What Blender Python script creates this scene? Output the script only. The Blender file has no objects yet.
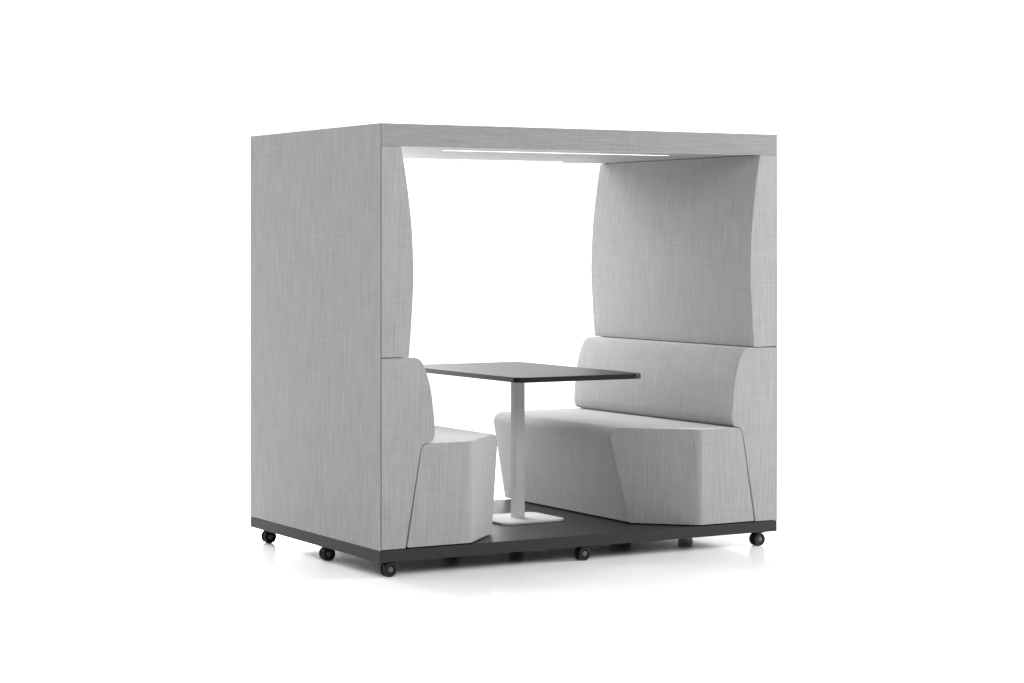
import bpy, bmesh, math, random
from mathutils import Vector, Matrix
random.seed(4)
SC = bpy.context.scene
COL = SC.collection
W, D, H = 2.183, 1.445, 1.9          # booth width, depth, height of the upholstered box (metres)
ZO = 0.12                            # underside of the upholstery above the studio floor
W_FRONT, W_HORIZON, W_BACK, W_TOP = .15, 1.85, .0, .95     # studio surround
L_SIDE, L_FRONT, L_REAR, L_PANEL, L_LED = 385, 325, 420, 60, 6.0   # lamps
ROOF_Z = 1.7985                       # underside of the roof, above the platform

# ------------------------------------------------------------------ materials
def new_mat(name):
    m = bpy.data.materials.new(name); m.use_nodes = True
    nt = m.node_tree; nt.nodes.clear()
    out = nt.nodes.new('ShaderNodeOutputMaterial')
    b = nt.nodes.new('ShaderNodeBsdfPrincipled')
    nt.links.new(b.outputs[0], out.inputs[0])
    return m, nt, b

def noise(nt, vec, sx, sy, detail=2.0, rough=0.55):
    mp = nt.nodes.new('ShaderNodeMapping'); mp.inputs['Scale'].default_value = (sx, sy, 1)
    nt.links.new(vec, mp.inputs['Vector'])
    n = nt.nodes.new('ShaderNodeTexNoise'); n.inputs['Scale'].default_value = 1.0
    n.inputs['Detail'].default_value = detail; n.inputs['Roughness'].default_value = rough
    nt.links.new(mp.outputs[0], n.inputs['Vector'])
    return n.outputs['Fac']

def mth(nt, op, a, b):
    n = nt.nodes.new('ShaderNodeMath'); n.operation = op
    for i, v in enumerate((a, b)):
        if isinstance(v, (int, float)): n.inputs[i].default_value = v
        else: nt.links.new(v, n.inputs[i])
    return n.outputs[0]

def fabric(name, base, turned=False, contrast=1.0, thread=1.0):
    """woven melange cloth: long slubs along the warp, shorter ones along the weft, fine grain (UV in metres)"""
    m, nt, b = new_mat(name)
    uv = nt.nodes.new('ShaderNodeUVMap'); uv.uv_map = 'UVMap'
    vec = uv.outputs[0]
    if turned:
        mp = nt.nodes.new('ShaderNodeMapping'); mp.inputs['Rotation'].default_value = (0, 0, math.pi/2)
        nt.links.new(vec, mp.inputs['Vector']); vec = mp.outputs[0]
    # every thread starts at its own place: slide the slubs along the thread
    sx = nt.nodes.new('ShaderNodeSeparateXYZ'); nt.links.new(vec, sx.inputs[0])
    def slid(axis, freq):
        n1 = nt.nodes.new('ShaderNodeTexNoise'); n1.noise_dimensions = '1D'; n1.inputs['Scale'].default_value = freq
        n1.inputs['Detail'].default_value = 1
        nt.links.new(sx.outputs[axis], n1.inputs['W'])
        c = nt.nodes.new('ShaderNodeCombineXYZ'); o = 1-axis
        nt.links.new(sx.outputs[axis], c.inputs[axis])
        nt.links.new(mth(nt, 'ADD', sx.outputs[o], mth(nt, 'MULTIPLY', n1.outputs['Fac'], 1.3)), c.inputs[o])
        return c.outputs[0]
    warp = noise(nt, slid(0, 150*thread), 270*thread, 6, 3)
    weft = noise(nt, slid(1, 150), 9, 280, 3)
    grain = noise(nt, vec, 420, 420, 1)
    patch = noise(nt, vec, 16, 9, 3)
    s = mth(nt, 'ADD', mth(nt, 'MULTIPLY', mth(nt, 'SUBTRACT', warp, .5), 0.80*contrast),
                       mth(nt, 'MULTIPLY', mth(nt, 'SUBTRACT', weft, .5), 0.43*contrast))
    s = mth(nt, 'ADD', s, mth(nt, 'MULTIPLY', mth(nt, 'SUBTRACT', grain, .5), 0.28*contrast))
    s = mth(nt, 'ADD', s, mth(nt, 'MULTIPLY', mth(nt, 'SUBTRACT', patch, .5), 0.08*contrast))
    val = mth(nt, 'MULTIPLY', mth(nt, 'ADD', s, 1.0), base)
    cmb = nt.nodes.new('ShaderNodeCombineColor')
    for i, k in enumerate((1.0, 1.0, 1.0)):
        nt.links.new(mth(nt, 'MULTIPLY', val, k), cmb.inputs[i])
    nt.links.new(cmb.outputs[0], b.inputs['Base Color'])
    b.inputs['Roughness'].default_value = 0.9
    b.inputs['Specular IOR Level'].default_value = 0.15
    b.inputs['Sheen Weight'].default_value = 0.32
    b.inputs['Sheen Roughness'].default_value = 0.35
    bp = nt.nodes.new('ShaderNodeBump'); bp.inputs['Strength'].default_value = 0.25
    bp.inputs['Distance'].default_value = 0.002
    nt.links.new(s, bp.inputs['Height']); nt.links.new(bp.outputs[0], b.inputs['Normal'])
    return m

def plain(name, col, rough, spec=0.5, metal=0.0, mottling=0.06, scale=60):
    m, nt, b = new_mat(name)
    tc = nt.nodes.new('ShaderNodeTexCoord')
    n = nt.nodes.new('ShaderNodeTexNoise'); n.inputs['Scale'].default_value = scale
    n.inputs['Detail'].default_value = 3
    nt.links.new(tc.outputs['Object'], n.inputs['Vector'])
    k = mth(nt, 'ADD', mth(nt, 'MULTIPLY', mth(nt, 'SUBTRACT', n.outputs['Fac'], .5), 2*mottling), 1.0)
    cmb = nt.nodes.new('ShaderNodeCombineColor')
    for i in range(3): nt.links.new(mth(nt, 'MULTIPLY', k, col[i]), cmb.inputs[i])
    nt.links.new(cmb.outputs[0], b.inputs['Base Color'])
    r = mth(nt, 'ADD', mth(nt, 'MULTIPLY', mth(nt, 'SUBTRACT', n.outputs['Fac'], .5), 0.08), rough)
    nt.links.new(r, b.inputs['Roughness'])
    b.inputs['Specular IOR Level'].default_value = spec
    b.inputs['Metallic'].default_value = metal
    return m

FAB = fabric('grey_woven_fabric', 0.218, False, 1.5)
FAB_WIDE = fabric('grey_woven_fabric_coarse', 0.212, False, 1.7, .55)
FAB_TURNED = fabric('grey_woven_fabric_turned_shaded', 0.178, True, 1.5)  # same cloth, darker base: light fading towards the roof is put into the colour
BASE_M = plain('charcoal_edge_band', (.024, .024, .025), .5, .1)
DECK_M = plain('charcoal_deck_laminate', (.016, .016, .017), .33, .12, mottling=.0, scale=3)
TOP_M = plain('black_laminate', (.007, .007, .0075), .42, .1)
STEEL = plain('light_grey_powder_coat', (.45, .45, .45), .65, .12, mottling=.03)
WHITE = plain('white_lacquer', (.20, .20, .20), .55, .3, mottling=.02)
RUBBER = plain('black_nylon', (.005, .005, .005), .4, .18)
TYRE = plain('dark_wheel_tread', (.004, .004, .004), .45, .12)
RIM = plain('wheel_rim_highlight', (.022, .022, .022), .4, .4)  # paler than the tread: the rim's highlight is painted as a ring
HUB = plain('grey_hub_cap', (.06, .06, .06), .4, .4)
FLOOR_M = plain('white_studio_floor', (.92, .92, .92), .13, .28, mottling=.0, scale=8)
mL, ntL, bL = new_mat('light_strip_diffuser')
bL.inputs['Base Color'].default_value = (.5, .5, .5, 1)
bL.inputs['Emission Color'].default_value = (1, 1, 1, 1); bL.inputs['Emission Strength'].default_value = L_LED
LED = mL

# ------------------------------------------------------------------ mesh helpers
def finish(name, bm, mat, parent=None, bevel=0.0, seg=2, sharp=32, origin=(0, 0, 0), mats=None, uv=True):
    """links a bmesh (booth coordinates, z=0 at the platform top) as one mesh object"""
    bmesh.ops.remove_doubles(bm, verts=bm.verts, dist=1e-5)
    bmesh.ops.recalc_face_normals(bm, faces=bm.faces)
    if bevel:
        es = [e for e in bm.edges if len(e.link_faces) == 2 and e.calc_face_angle(0) > math.radians(sharp)]
        bmesh.ops.bevel(bm, geom=es, offset=bevel, segments=seg, profile=.5, affect='EDGES', clamp_overlap=True)
    bm.normal_update()
    for f in bm.faces: f.smooth = True
    for e in bm.edges:
        if len(e.link_faces) == 2:
            e.smooth = e.calc_face_angle(0) < math.radians(38)
    if uv:
        lay = bm.loops.layers.uv.new('UVMap')
        for f in bm.faces:
            n = f.normal
            if abs(n.z) < .72:
                t = Vector((0, 0, 1)).cross(n).normalized()
                k = 7.3 if abs(n.y) > .75 else (1.7 if abs(n.x) > .9 else 4.1)
                if n.x < 0: k += 3.9
                for l in f.loops: l[lay].uv = (l.vert.co.dot(t) + k, l.vert.co.z + k)
            else:
                for l in f.loops: l[lay].uv = (l.vert.co.y + 11.3, l.vert.co.x + 2.2)
    off = Vector(origin)
    for v in bm.verts: v.co = v.co + Vector((0, 0, ZO)) - off
    me = bpy.data.meshes.new(name); bm.to_mesh(me); bm.free()
    for m in (mats or [mat]): me.materials.append(m)
    o = bpy.data.objects.new(name, me); COL.objects.link(o)
    wn = o.modifiers.new('weighted_normals', 'WEIGHTED_NORMAL'); wn.keep_sharp = True; wn.weight = 90
    if parent: o.parent = parent
    return o

def box(bm, x0, x1, y0, y1, z0, z1, mi=0):
    vs = [bm.verts.new((x, y, z)) for z in (z0, z1) for x, y in ((x0, y0), (x1, y0), (x1, y1), (x0, y1))]
    for q in ((3, 2, 1, 0), (4, 5, 6, 7), (0, 1, 5, 4), (1, 2, 6, 5), (2, 3, 7, 6), (3, 0, 4, 7)):
        bm.faces.new([vs[i] for i in q]).material_index = mi

def prism_y(prof, y0, y1, ny=1):
    """profile (x, z) swept along y"""
    bm = bmesh.new()
    rings = [[bm.verts.new((x, y0 + (y1-y0)*k/ny, z)) for x, z in prof] for k in range(ny+1)]
    n = len(prof)
    for a, b in zip(rings, rings[1:]):
        for i in range(n): bm.faces.new((a[i], a[(i+1) % n], b[(i+1) % n], b[i]))
    bm.faces.new(rings[0]); bm.faces.new(rings[-1][::-1])
    return bm

def prism_z(plan, z0, z1, bm=None):
    bm = bm or bmesh.new()
    a = [bm.verts.new((x, y, z0)) for x, y in plan]; b = [bm.verts.new((x, y, z1)) for x, y in plan]
    n = len(plan)
    for i in range(n): bm.faces.new((a[i], a[(i+1) % n], b[(i+1) % n], b[i]))
    bm.faces.new(a[::-1]); bm.faces.new(b)
    return bm

def cut(bm, co, no):
    """keep the side the normal points away from, close the cut"""
    r = bmesh.ops.bisect_plane(bm, geom=bm.verts[:]+bm.edges[:]+bm.faces[:], plane_co=co, plane_no=no, clear_outer=True, dist=1e-6)
    es = [g for g in r['geom_cut'] if isinstance(g, bmesh.types.BMEdge)]
    bmesh.ops.holes_fill(bm, edges=[e for e in es if e.is_valid and len(e.link_faces) < 2], sides=0)

def fillet(pts, radii, seg=8):
    """rounds polygon corners; pts (x, z), radius per point"""
    out = []; n = len(pts)
    for i, (p, r) in enumerate(zip(pts, radii)):
        if r <= 0: out.append(p); continue
        P = Vector(p); A = (Vector(pts[i-1])-P).normalized(); B = (Vector(pts[(i+1) % n])-P).normalized()
        ang = A.angle(B); d = r/math.tan(ang/2)
        c = P + (A+B).normalized()*(r/math.sin(ang/2))
        s = P+A*d; e = P+B*d
        a0 = math.atan2(s.y-c.y, s.x-c.x); a1 = math.atan2(e.y-c.y, e.x-c.x)
        da = (a1-a0+math.pi) % (2*math.pi)-math.pi
        for k in range(seg+1):
            a = a0+da*k/seg; out.append((c.x+r*math.cos(a), c.y+r*math.sin(a)))
    return out

def smooth_curve(pts, sub=5):
    out = []
    for i in range(len(pts)-1):
        p0 = Vector(pts[max(i-1, 0)]); p1 = Vector(pts[i]); p2 = Vector(pts[i+1]); p3 = Vector(pts[min(i+2, len(pts)-1)])
        for k in range(sub):
            t = k/sub
            q = .5*((2*p1)+(p2-p0)*t+(2*p0-5*p1+4*p2-p3)*t*t+(3*p1-p0-3*p2+p3)*t**3)
            out.append((q.x, q.y))
    out.append(tuple(pts[-1])); return out

def mirror(bm):
    for v in bm.verts: v.co.x = W - v.co.x
    return bm

def thing(name, label, cat, loc, group=None):
    o = bpy.data.objects.new(name, None); COL.objects.link(o)
    o.location = loc; o.empty_display_size = .1
    o['label'] = label; o['category'] = cat
    if group: o['group'] = group
    return o

# ------------------------------------------------------------------ the booth shell
B0 = (W/2, D/2, 0)
booth = thing('meeting_booth', 'grey upholstered open-sided meeting booth with roof, standing on a dark castor platform', 'booth', B0)

bm = bmesh.new(); box(bm, 0, W, 0, D, -.053, -.0006)
finish('base_platform', bm, BASE_M, booth, .0025, 2, origin=B0)
bm = bmesh.new(); box(bm, .008, W-.008, .004, D-.004, -.003, .0003)
finish('deck', bm, DECK_M, booth, .0003, 1, origin=B0)

# thin cloth-covered outer skins, one per side
for side in (0, 1):
    bm = bmesh.new(); box(bm, 0, (.0045, .0012)[side], 0.0, D, 0, H)
    if side: mirror(bm)
    finish('side_panel', bm, FAB_WIDE, booth, (.0012, 0)[side], 2, origin=B0)

# padded upper walls, bulging inwards
UP = [(.102, 1.7975), (.1195, 1.697), (.1385, 1.563), (.1525, 1.429), (.159, 1.294), (.160, 1.204), (.156, 1.114), (.148, .98), (.1385, .8575)]
for side in (0, 1):
    cur = smooth_curve(UP, 5)
    if not side: cur = [(x*1.06, z) for x, z in cur]
    x0 = (.0085, .0016)[side]
    prof = [(x0, 1.7975)] + cur + [(x0, .8575)]
    bm = prism_y(prof, .001, D+(.026 if side else -.001))
    if side: mirror(bm)
    finish('padded_wall', bm, FAB, booth, .0025, 2, sharp=40, origin=B0)

# roof: frame of fabric-wrapped fascias round a white ceiling
bm = bmesh.new()
box(bm, .0085, W-.0016, .001, D-.001, ROOF_Z+.022, H)
box(bm, .0085, W-.0016, .001, .030, ROOF_Z, ROOF_Z+.022)
box(bm, .0085, W-.0016, D-.030, D-.001, ROOF_Z, ROOF_Z+.022)
roof = finish('roof', bm, FAB_TURNED, booth, 0, origin=B0)
# white ceiling with two long slots
bm = bmesh.new()
Y = (.0305, .322, .335, 1.335, 1.345, D-.0305); z0, z1 = ROOF_Z+.001, ROOF_Z+.018
xa, xb, s0, s1 = .0095, W-.0095, .49, W-.42
box(bm, xa, xb, Y[0], Y[1], z0, z1); box(bm, xa, xb, Y[2], Y[3], z0, z1); box(bm, xa, xb, Y[4], Y[5], z0, z1)
for a, b in ((Y[1], Y[2]), (Y[3], Y[4])):
    box(bm, xa, s0, a, b, z0, z1); box(bm, s1, xb, a, b, z0, z1)
finish('ceiling_panel', bm, WHITE, roof, 0, origin=B0)
for a, b in ((Y[1], Y[2]), (Y[3], Y[4])):
    bm = bmesh.new(); box(bm, s0+.001, s1-.001, a+.001, b-.001, z0-.0002, z1)
    finish('light_strip', bm, LED, roof, 0, origin=B0)

# castors: twin wheels on a dark housing, wheel axis running front to back
def lathe_y(bm, prof, cx, cy, cz, n=36, mis=None):
    """profile of (radius, y) pairs turned round an axis along y"""
    rings = []
    for r, y in prof:
        if r < 1e-6: rings.append([bm.verts.new((cx, cy+y, cz))])
        else: rings.append([bm.verts.new((cx+r*math.cos(2*math.pi*k/n), cy+y, cz+r*math.sin(2*math.pi*k/n))) for k in range(n)])
    for j, (a, b) in enumerate(zip(rings, rings[1:])):
        for k in range(n):
            k2 = (k+1) % n
            if len(a) == 1: f = bm.faces.new((a[0], b[k2], b[k]))
            elif len(b) == 1: f = bm.faces.new((a[k], a[k2], b[0]))
            else: f = bm.faces.new((a[k], a[k2], b[k2], b[k]))
            if mis: f.material_index = mis[j]
R = .0325
def make_caster(x, y):
    zc = -ZO + R
    bm = bmesh.new()
    # housing: hood over the wheels, stem and mounting plate
    hood = fillet([(x-.024, zc-.006), (x-.024, zc+.026), (x+.020, zc+.026), (x+.020, zc-.006)], [0, .012, .012, 0], 5)
    bb = prism_y(hood, y-.007, y+.007)
    me = bpy.data.meshes.new('tmp'); bb.to_mesh(me); bb.free(); bm.from_mesh(me); bpy.data.meshes.remove(me)
    box(bm, x-.011, x+.011, y-.011, y+.011, zc+.02, -.0565)
    box(bm, x-.026, x+.026, y-.026, y+.026, -.0565, -.0535)
    org = (x, y, 0)
    c = finish('caster', bm, RUBBER, None, .001, 1, origin=org)
    c.parent = booth; c.location = Vector(org)-Vector(B0)
    for s in (-1, 1):
        # tread, rounded shoulder, raised rim, dished face, boss
        prof = [(0, .0085*s), (.028, .0085*s), (R-.002, .0095*s), (R, .012*s), (R, .021*s), (R-.0018, .0242*s), (R-.0045, .0252*s),
                (R-.007, .0250*s), (R-.0085, .0225*s), (.0135, .0215*s), (.0125, .0245*s), (.0110, .0255*s), (0, .0262*s)]
        mi = [0, 0, 0, 1, 1, 1, 3, 0, 0, 2, 2, 2]
        bm = bmesh.new(); lathe_y(bm, prof, x, y, zc, 36, mi)
        finish('wheel', bm, None, c, 0, origin=org, mats=[RUBBER, TYRE, HUB, RIM])
    return c
for cx, cy in ((.056, .029), (1.072, .029), (2.083, .029), (.034, .62), (1.0, .52), (2.0, .53), (.04, 1.31), (1.065, 1.31), (2.083, 1.31)):
    make_caster(cx, cy)
for fx in (.605, 1.575):                 # square levelling feet between the castors
    bm = bmesh.new(); box(bm, fx-.022, fx+.022, .43, .474, -ZO+.018, -.0535); box(bm, fx-.027, fx+.027, .425, .479, -ZO+.001, -ZO+.018)
    finish('levelling_foot', bm, RUBBER, booth, .002, 2, origin=B0)

# ------------------------------------------------------------------ the two benches
S = .0045                              # upholstery seam gap
def seat_profile(nose):
    return fillet([(.137, .006), (.2137, .4665), (nose, .4665), (nose-.078, .006)], [.006, .035, .050, .006], 8)
M2 = 1/math.sqrt(2)
def build_bench(side, label):
    mx = W-.35 if side else .35
    org = (mx, D/2, ZO)
    t = thing('bench', label, 'bench', org, 'upholstered benches facing each other in the booth')
    # back cushion: one padded block from platform to the padded wall
    curve = [(.174, .853), (.194, .845), (.210, .826), (.224, .797), (.239, .752), (.2515, .700), (.263, .610), (.2695, .535), (.2685, .505), (.2615, .481), (.249, .4725)]
    if not side: curve = [(x*1.03, z) for x, z in curve]
    x0 = (.0085, .0016)[side]
    prof = [(x0, .853), (.140, .8535)] + smooth_curve(curve, 4) + [(.236, .4695)]
    prof += [(.222, .464), (.2125, .454), (.2065, .441), (.203, .425), (.1285, .003), (x0, .003)]
    bm = prism_y(prof, .001, D+(.026 if side else -.001))
    if side: mirror(bm)
    finish('backrest', bm, FAB, t, .0022, 2, sharp=40, origin=org)
    # seat body, cut back where the end panel sits
    ex, cy = .463, 0.001               # corner where end face turns into the chamfer
    th = .012
    bm = prism_y(seat_profile(.782 if side else .788), -.1, D+(.026 if side else -.001))
    cut(bm, (0, cy+th+.002, 0), (0, -1, 0))
    k = (th+.002)*M2
    cut(bm, (ex-k, cy+k, 0), (M2, -M2, 0))
    if side: mirror(bm)
    finish('seat', bm, FAB, t, .004, 2, sharp=35, origin=org)
    # end panel: end face and chamfer in one cover, rounded where it turns the corner
    bm = bmesh.new()
    tn = math.tan(math.radians(22.5))  # mitre between the two flat pieces
    mit_n = Vector((math.cos(math.radians(22.5)), math.sin(math.radians(22.5)), 0))
    mit_n = Vector((M2+1, M2, 0)).normalized()
    for piece in (0, 1):
        b2 = prism_y(seat_profile(.782 if side else .788), -.1, D+(.026 if side else -.001))
        if piece == 0:
            cut(b2, (0, cy, 0), (0, -1, 0)); cut(b2, (0, cy+th, 0), (0, 1, 0)); cut(b2, (ex, cy, 0), mit_n)
        else:
            cut(b2, (ex, cy, 0), (M2, -M2, 0)); cut(b2, (ex-th*M2, cy+th*M2, 0), (-M2, M2, 0)); cut(b2, (ex, cy, 0), -mit_n)
        # drop the mitre face so that the two pieces weld
        kill = [f for f in b2.faces if all(abs((v.co-Vector((ex, cy, v.co.z))).dot(mit_n)) < 1e-4 for v in f.verts)]
        bmesh.ops.delete(b2, geom=kill, context='FACES')
        me = bpy.data.meshes.new('tmp'); b2.to_mesh(me); b2.free(); bm.from_mesh(me); bpy.data.meshes.remove(me)
    bmesh.ops.remove_doubles(bm, verts=bm.verts, dist=1e-4)
    ve = [e for e in bm.edges if abs(e.verts[0].co.x-ex) < 1e-3 and abs(e.verts[1].co.x-ex) < 1e-3
          and abs(e.verts[0].co.y-cy) < 1e-3 and abs(e.verts[1].co.y-cy) < 1e-3]
    bmesh.ops.bevel(bm, geom=ve, offset=.02, segments=6, profile=.5, affect='EDGES', clamp_overlap=True)
    if side: mirror(bm)
    finish('end_panel', bm, FAB, t, .0028, 2, sharp=40, origin=org)
    return t
build_bench(0, 'left grey bench, seen end-on, its seat mostly hidden behind its end panel')
build_bench(1, 'right grey bench with its whole seat and long backrest in view')

# ------------------------------------------------------------------ the table
tx, ty = 1.087, .66
T0 = (tx, ty, ZO)
table = thing('table', 'rectangular black-topped table on one square light grey column between the benches', 'table', T0)
def rrect(x0, x1, y0, y1, r, seg=8):
    return fillet([(x0, y0), (x1, y0), (x1, y1), (x0, y1)], [r]*4, seg)
bm = prism_z(rrect(.757, 1.456, .075, 1.29, .055), .717, .7415)
finish('tabletop', bm, TOP_M, table, .0022, 2, sharp=40, origin=T0)
cs = .026
bm = prism_z(rrect(tx-cs, tx+cs, ty-.005-cs, ty-.005+cs, .004, 3), .0125, .7165)
finish('column', bm, STEEL, table, 0, origin=T0)
bm = prism_z(rrect(tx-.172, tx+.187, ty-.003-.168, ty-.003+.168, .05), .0005, .0122)
finish('foot_plate', bm, STEEL, table, .0035, 3, sharp=40, origin=T0)

# ------------------------------------------------------------------ studio floor
bm = bmesh.new()
vs = [bm.verts.new((x, y, -ZO)) for x, y in ((-120, -120), (120, -120), (120, 120), (-120, 120))]
bm.faces.new(vs)
fl = finish('floor', bm, FLOOR_M, None, 0)
fl['kind'] = 'structure'

W_Y0, W_Y1 = .0, .7
# ------------------------------------------------------------------ light: white studio surround, soft boxes
wd = bpy.data.worlds.new('World'); SC.world = wd; wd.use_nodes = True
nt = wd.node_tree; nt.nodes.clear()
out = nt.nodes.new('ShaderNodeOutputWorld'); bg = nt.nodes.new('ShaderNodeBackground')
tc = nt.nodes.new('ShaderNodeTexCoord'); sp = nt.nodes.new('ShaderNodeSeparateXYZ')
# brighter towards the backdrop behind the booth and overhead, dimmer behind the camera
def ramp(sock, f0, f1, t0, t1):
    mr = nt.nodes.new('ShaderNodeMapRange'); mr.interpolation_type = 'SMOOTHSTEP'
    for k, v in (('From Min', f0), ('From Max', f1), ('To Min', t0), ('To Max', t1)): mr.inputs[k].default_value = v
    nt.links.new(sock, mr.inputs['Value']); return mr.outputs[0]
nt.links.new(tc.outputs['Generated'], sp.inputs[0])
by = ramp(sp.outputs['Y'], W_Y0, W_Y1, 0, 1)
lift = ramp(sp.outputs['Z'], .03, .40, W_HORIZON - W_FRONT, W_HORIZON - W_FRONT + W_BACK)
back = mth(nt, 'ADD', mth(nt, 'MULTIPLY', by, lift), W_FRONT)
top = ramp(sp.outputs['Z'], .1, .9, 0, W_TOP)
bg.inputs['Color'].default_value = (1, 1, 1, 1)
nt.links.new(mth(nt, 'ADD', back, top), bg.inputs['Strength']); nt.links.new(bg.outputs[0], out.inputs[0])

def softbox(name, loc, target, size, power):
    l = bpy.data.lights.new(name, 'AREA'); l.shape = 'RECTANGLE'; l.size, l.size_y = size; l.energy = power
    o = bpy.data.objects.new(name, l); COL.objects.link(o); o.location = loc
    o.rotation_euler = (Vector(target)-Vector(loc)).to_track_quat('-Z', 'Y').to_euler()
    return o
softbox('side_softbox', (6.2, -1.9, 1.7), (1.2, .2, .9), (1.6, 2.2), L_SIDE)
softbox('front_softbox', (-1.6, -6.0, 3.8), (1.3, .4, .6), (4.5, 2.8), L_FRONT)
softbox('rear_softbox', (1.0, 5.2, 3.6), (1.1, .9, .6), (4.0, 2.6), L_REAR)
softbox('added_back_fill', (.70, 2.9, .90), (1.3, .6, .8), (1.9, 1.6), L_PANEL)  # fill lamp added close behind the booth to brighten the seat fronts

# ------------------------------------------------------------------ camera
cam = bpy.data.cameras.new('Camera'); co = bpy.data.objects.new('Camera', cam); COL.objects.link(co)
co.location = (-4.41951, -8.84549, 1.37633+ZO); co.rotation_euler = (math.pi/2, 0, -.522686)
cam.sensor_width = 36; cam.lens = 2217.142*1.0035/1024*36; cam.shift_y = -(341.5-240.95)/1024
cam.clip_start = .1; cam.clip_end = 600
SC.camera = co
SC.view_settings.view_transform = 'Standard'; SC.view_settings.look = 'None'
SC.view_settings.exposure = 0; SC.view_settings.gamma = 1
